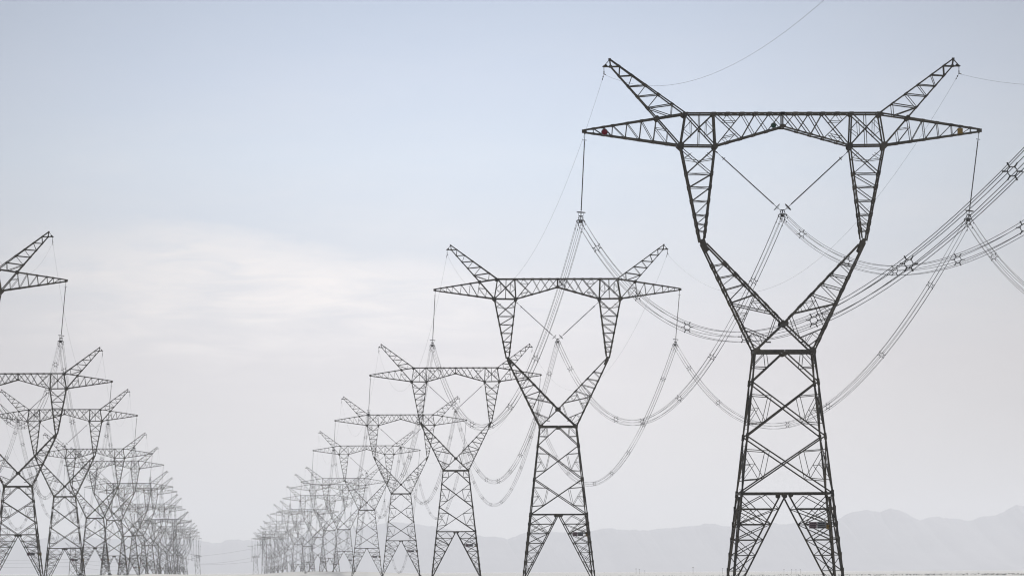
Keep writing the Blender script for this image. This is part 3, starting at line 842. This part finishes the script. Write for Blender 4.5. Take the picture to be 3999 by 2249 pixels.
def cable(a, b, sag, label, r=0.05):
    a, b = Vector(a), Vector(b)
    m = MB(); m.tube([catenary(a, b, sag, k / 30) - a for k in range(31)], r, 3)
    return tag(obj('crossing_cable', m.mesh('crossing_cable', ALU), None, a), label, 'cable', 'cables of the far line crossing behind')
cable((-23.1, 5013, 16.4), (27.6, 5010, 23.5), 0.8, "faint upper far cable across the open gap between the clusters")
cable((-23.1, 5013, 9.6), (27.6, 5010, 15.8), 1.4, "faint middle far cable across the open gap between the clusters")
cable((-23.1, 5013, 9.0), (27.6, 5010, 12.0), 0.9, "faint lowest far cable across the open gap between the clusters")
cable((-44.6, 5213, 30), (-23.1, 5013, 17.0), 3.0, "dark drooping jumper from the tall mast to the low mast beside the cropped row", 0.12)
cable((-44.6, 5213, 22), (-23.1, 5013, 16.0), 4.5, "lower dark jumper from the tall mast to the low mast beside the cropped row", 0.12)
cable((36.7, 5209, 27), (27.6, 5010, 16.5), 3.0, "dark drooping jumper from the tall mast to the low mast in the gap", 0.12)
cable((36.7, 5209, 33), (20.5, 5010, 25), 2.5, "dark upper jumper hanging beside the tall mast and the biggest row's cluster", 0.12)
for z, zz, nm in ((12.4, 18.0, 'upper'), (10.2, 12.0, 'middle'), (7.0, 9.0, 'lower')):
    cable((-300, 4250, z + 4), (-114.1, 4315, z), 2.0, f"{nm} far cable running from the low mast out past the cropped row", 0.05)
    cable((-114.1, 4315, z), (-44.6, 5213, zz), 4.0, f"{nm} far cable running from the low mast into the cropped row's cluster", 0.05)

# ------------------------------------------------------------------ tiny far poles along the horizon
POLES = [(347, 5196, -0.2), (376, 5194, 3.0), (379, 5194, 2.5), (384, 5194, 1.3), (417, 5192, 0.6), (428, 5191, 4.2), (455, 5190, 3.1), (476, 5189, 2.1),
         (511, 5187, 2.0), (518, 5187, 2.0), (522, 5187, 1.9), (526, 5186, 1.9), (611, 5182, 0.2), (649, 5180, 0.6), (688, 5178, 0.4)]
pole0 = None
for i, (x, y, t) in enumerate(POLES):
    z0 = ground_z(x, y); h = t - z0 + 1.2
    if pole0 is None:
        pole0 = o = obj('utility_pole', None)
        m = MB(); m.tube([(0, 0, -0.2), (0, 0, 1)], [0.03, 0.022], 6); obj('pole', m.mesh('pole', WOOD), o)
        m = MB(); m.bar((-.16, 0, .93), (.16, 0, .93), .035); m.bar((-.12, 0, .93), (-.12, 0, 1.0), .025); m.bar((.12, 0, .93), (.12, 0, 1.0), .025); obj('crossbar', m.mesh('crossbar', WOOD), o)
    else: o = copy_tree(pole0)
    o.location = (x, y, z0); o.scale = (h * 0.8, h * 0.8, h)
    tag(o, "tiny faint far utility pole on the horizon below the hills", 'utility pole', 'tiny far utility poles along the horizon')

# ------------------------------------------------------------------ the air: one closed box of even haze
hz = bpy.data.materials.new("haze_air"); hz.use_nodes = True
t = hz.node_tree; t.nodes.clear()
pv = t.nodes.new('ShaderNodeVolumePrincipled')
pv.inputs['Color'].default_value = (0.935, 0.955, 1.0, 1)
pv.inputs['Density'].default_value = 2.8e-5
pv.inputs['Anisotropy'].default_value = 0.35
out = t.nodes.new('ShaderNodeOutputMaterial'); t.links.new(pv.outputs[0], out.inputs['Volume'])
x0, x1, y0, y1, z0, z1 = -15200, 15200, -450, 70500, -52, 800
hm = bpy.data.meshes.new("haze")
hm.from_pydata([(x, y, z) for z in (z0, z1) for y in (y0, y1) for x in (x0, x1)], [],
               [(0, 2, 3, 1), (4, 5, 7, 6), (0, 1, 5, 4), (2, 6, 7, 3), (0, 4, 6, 2), (1, 3, 7, 5)])
hm.materials.append(hz)
tag(obj("haze", hm), kind="stuff")
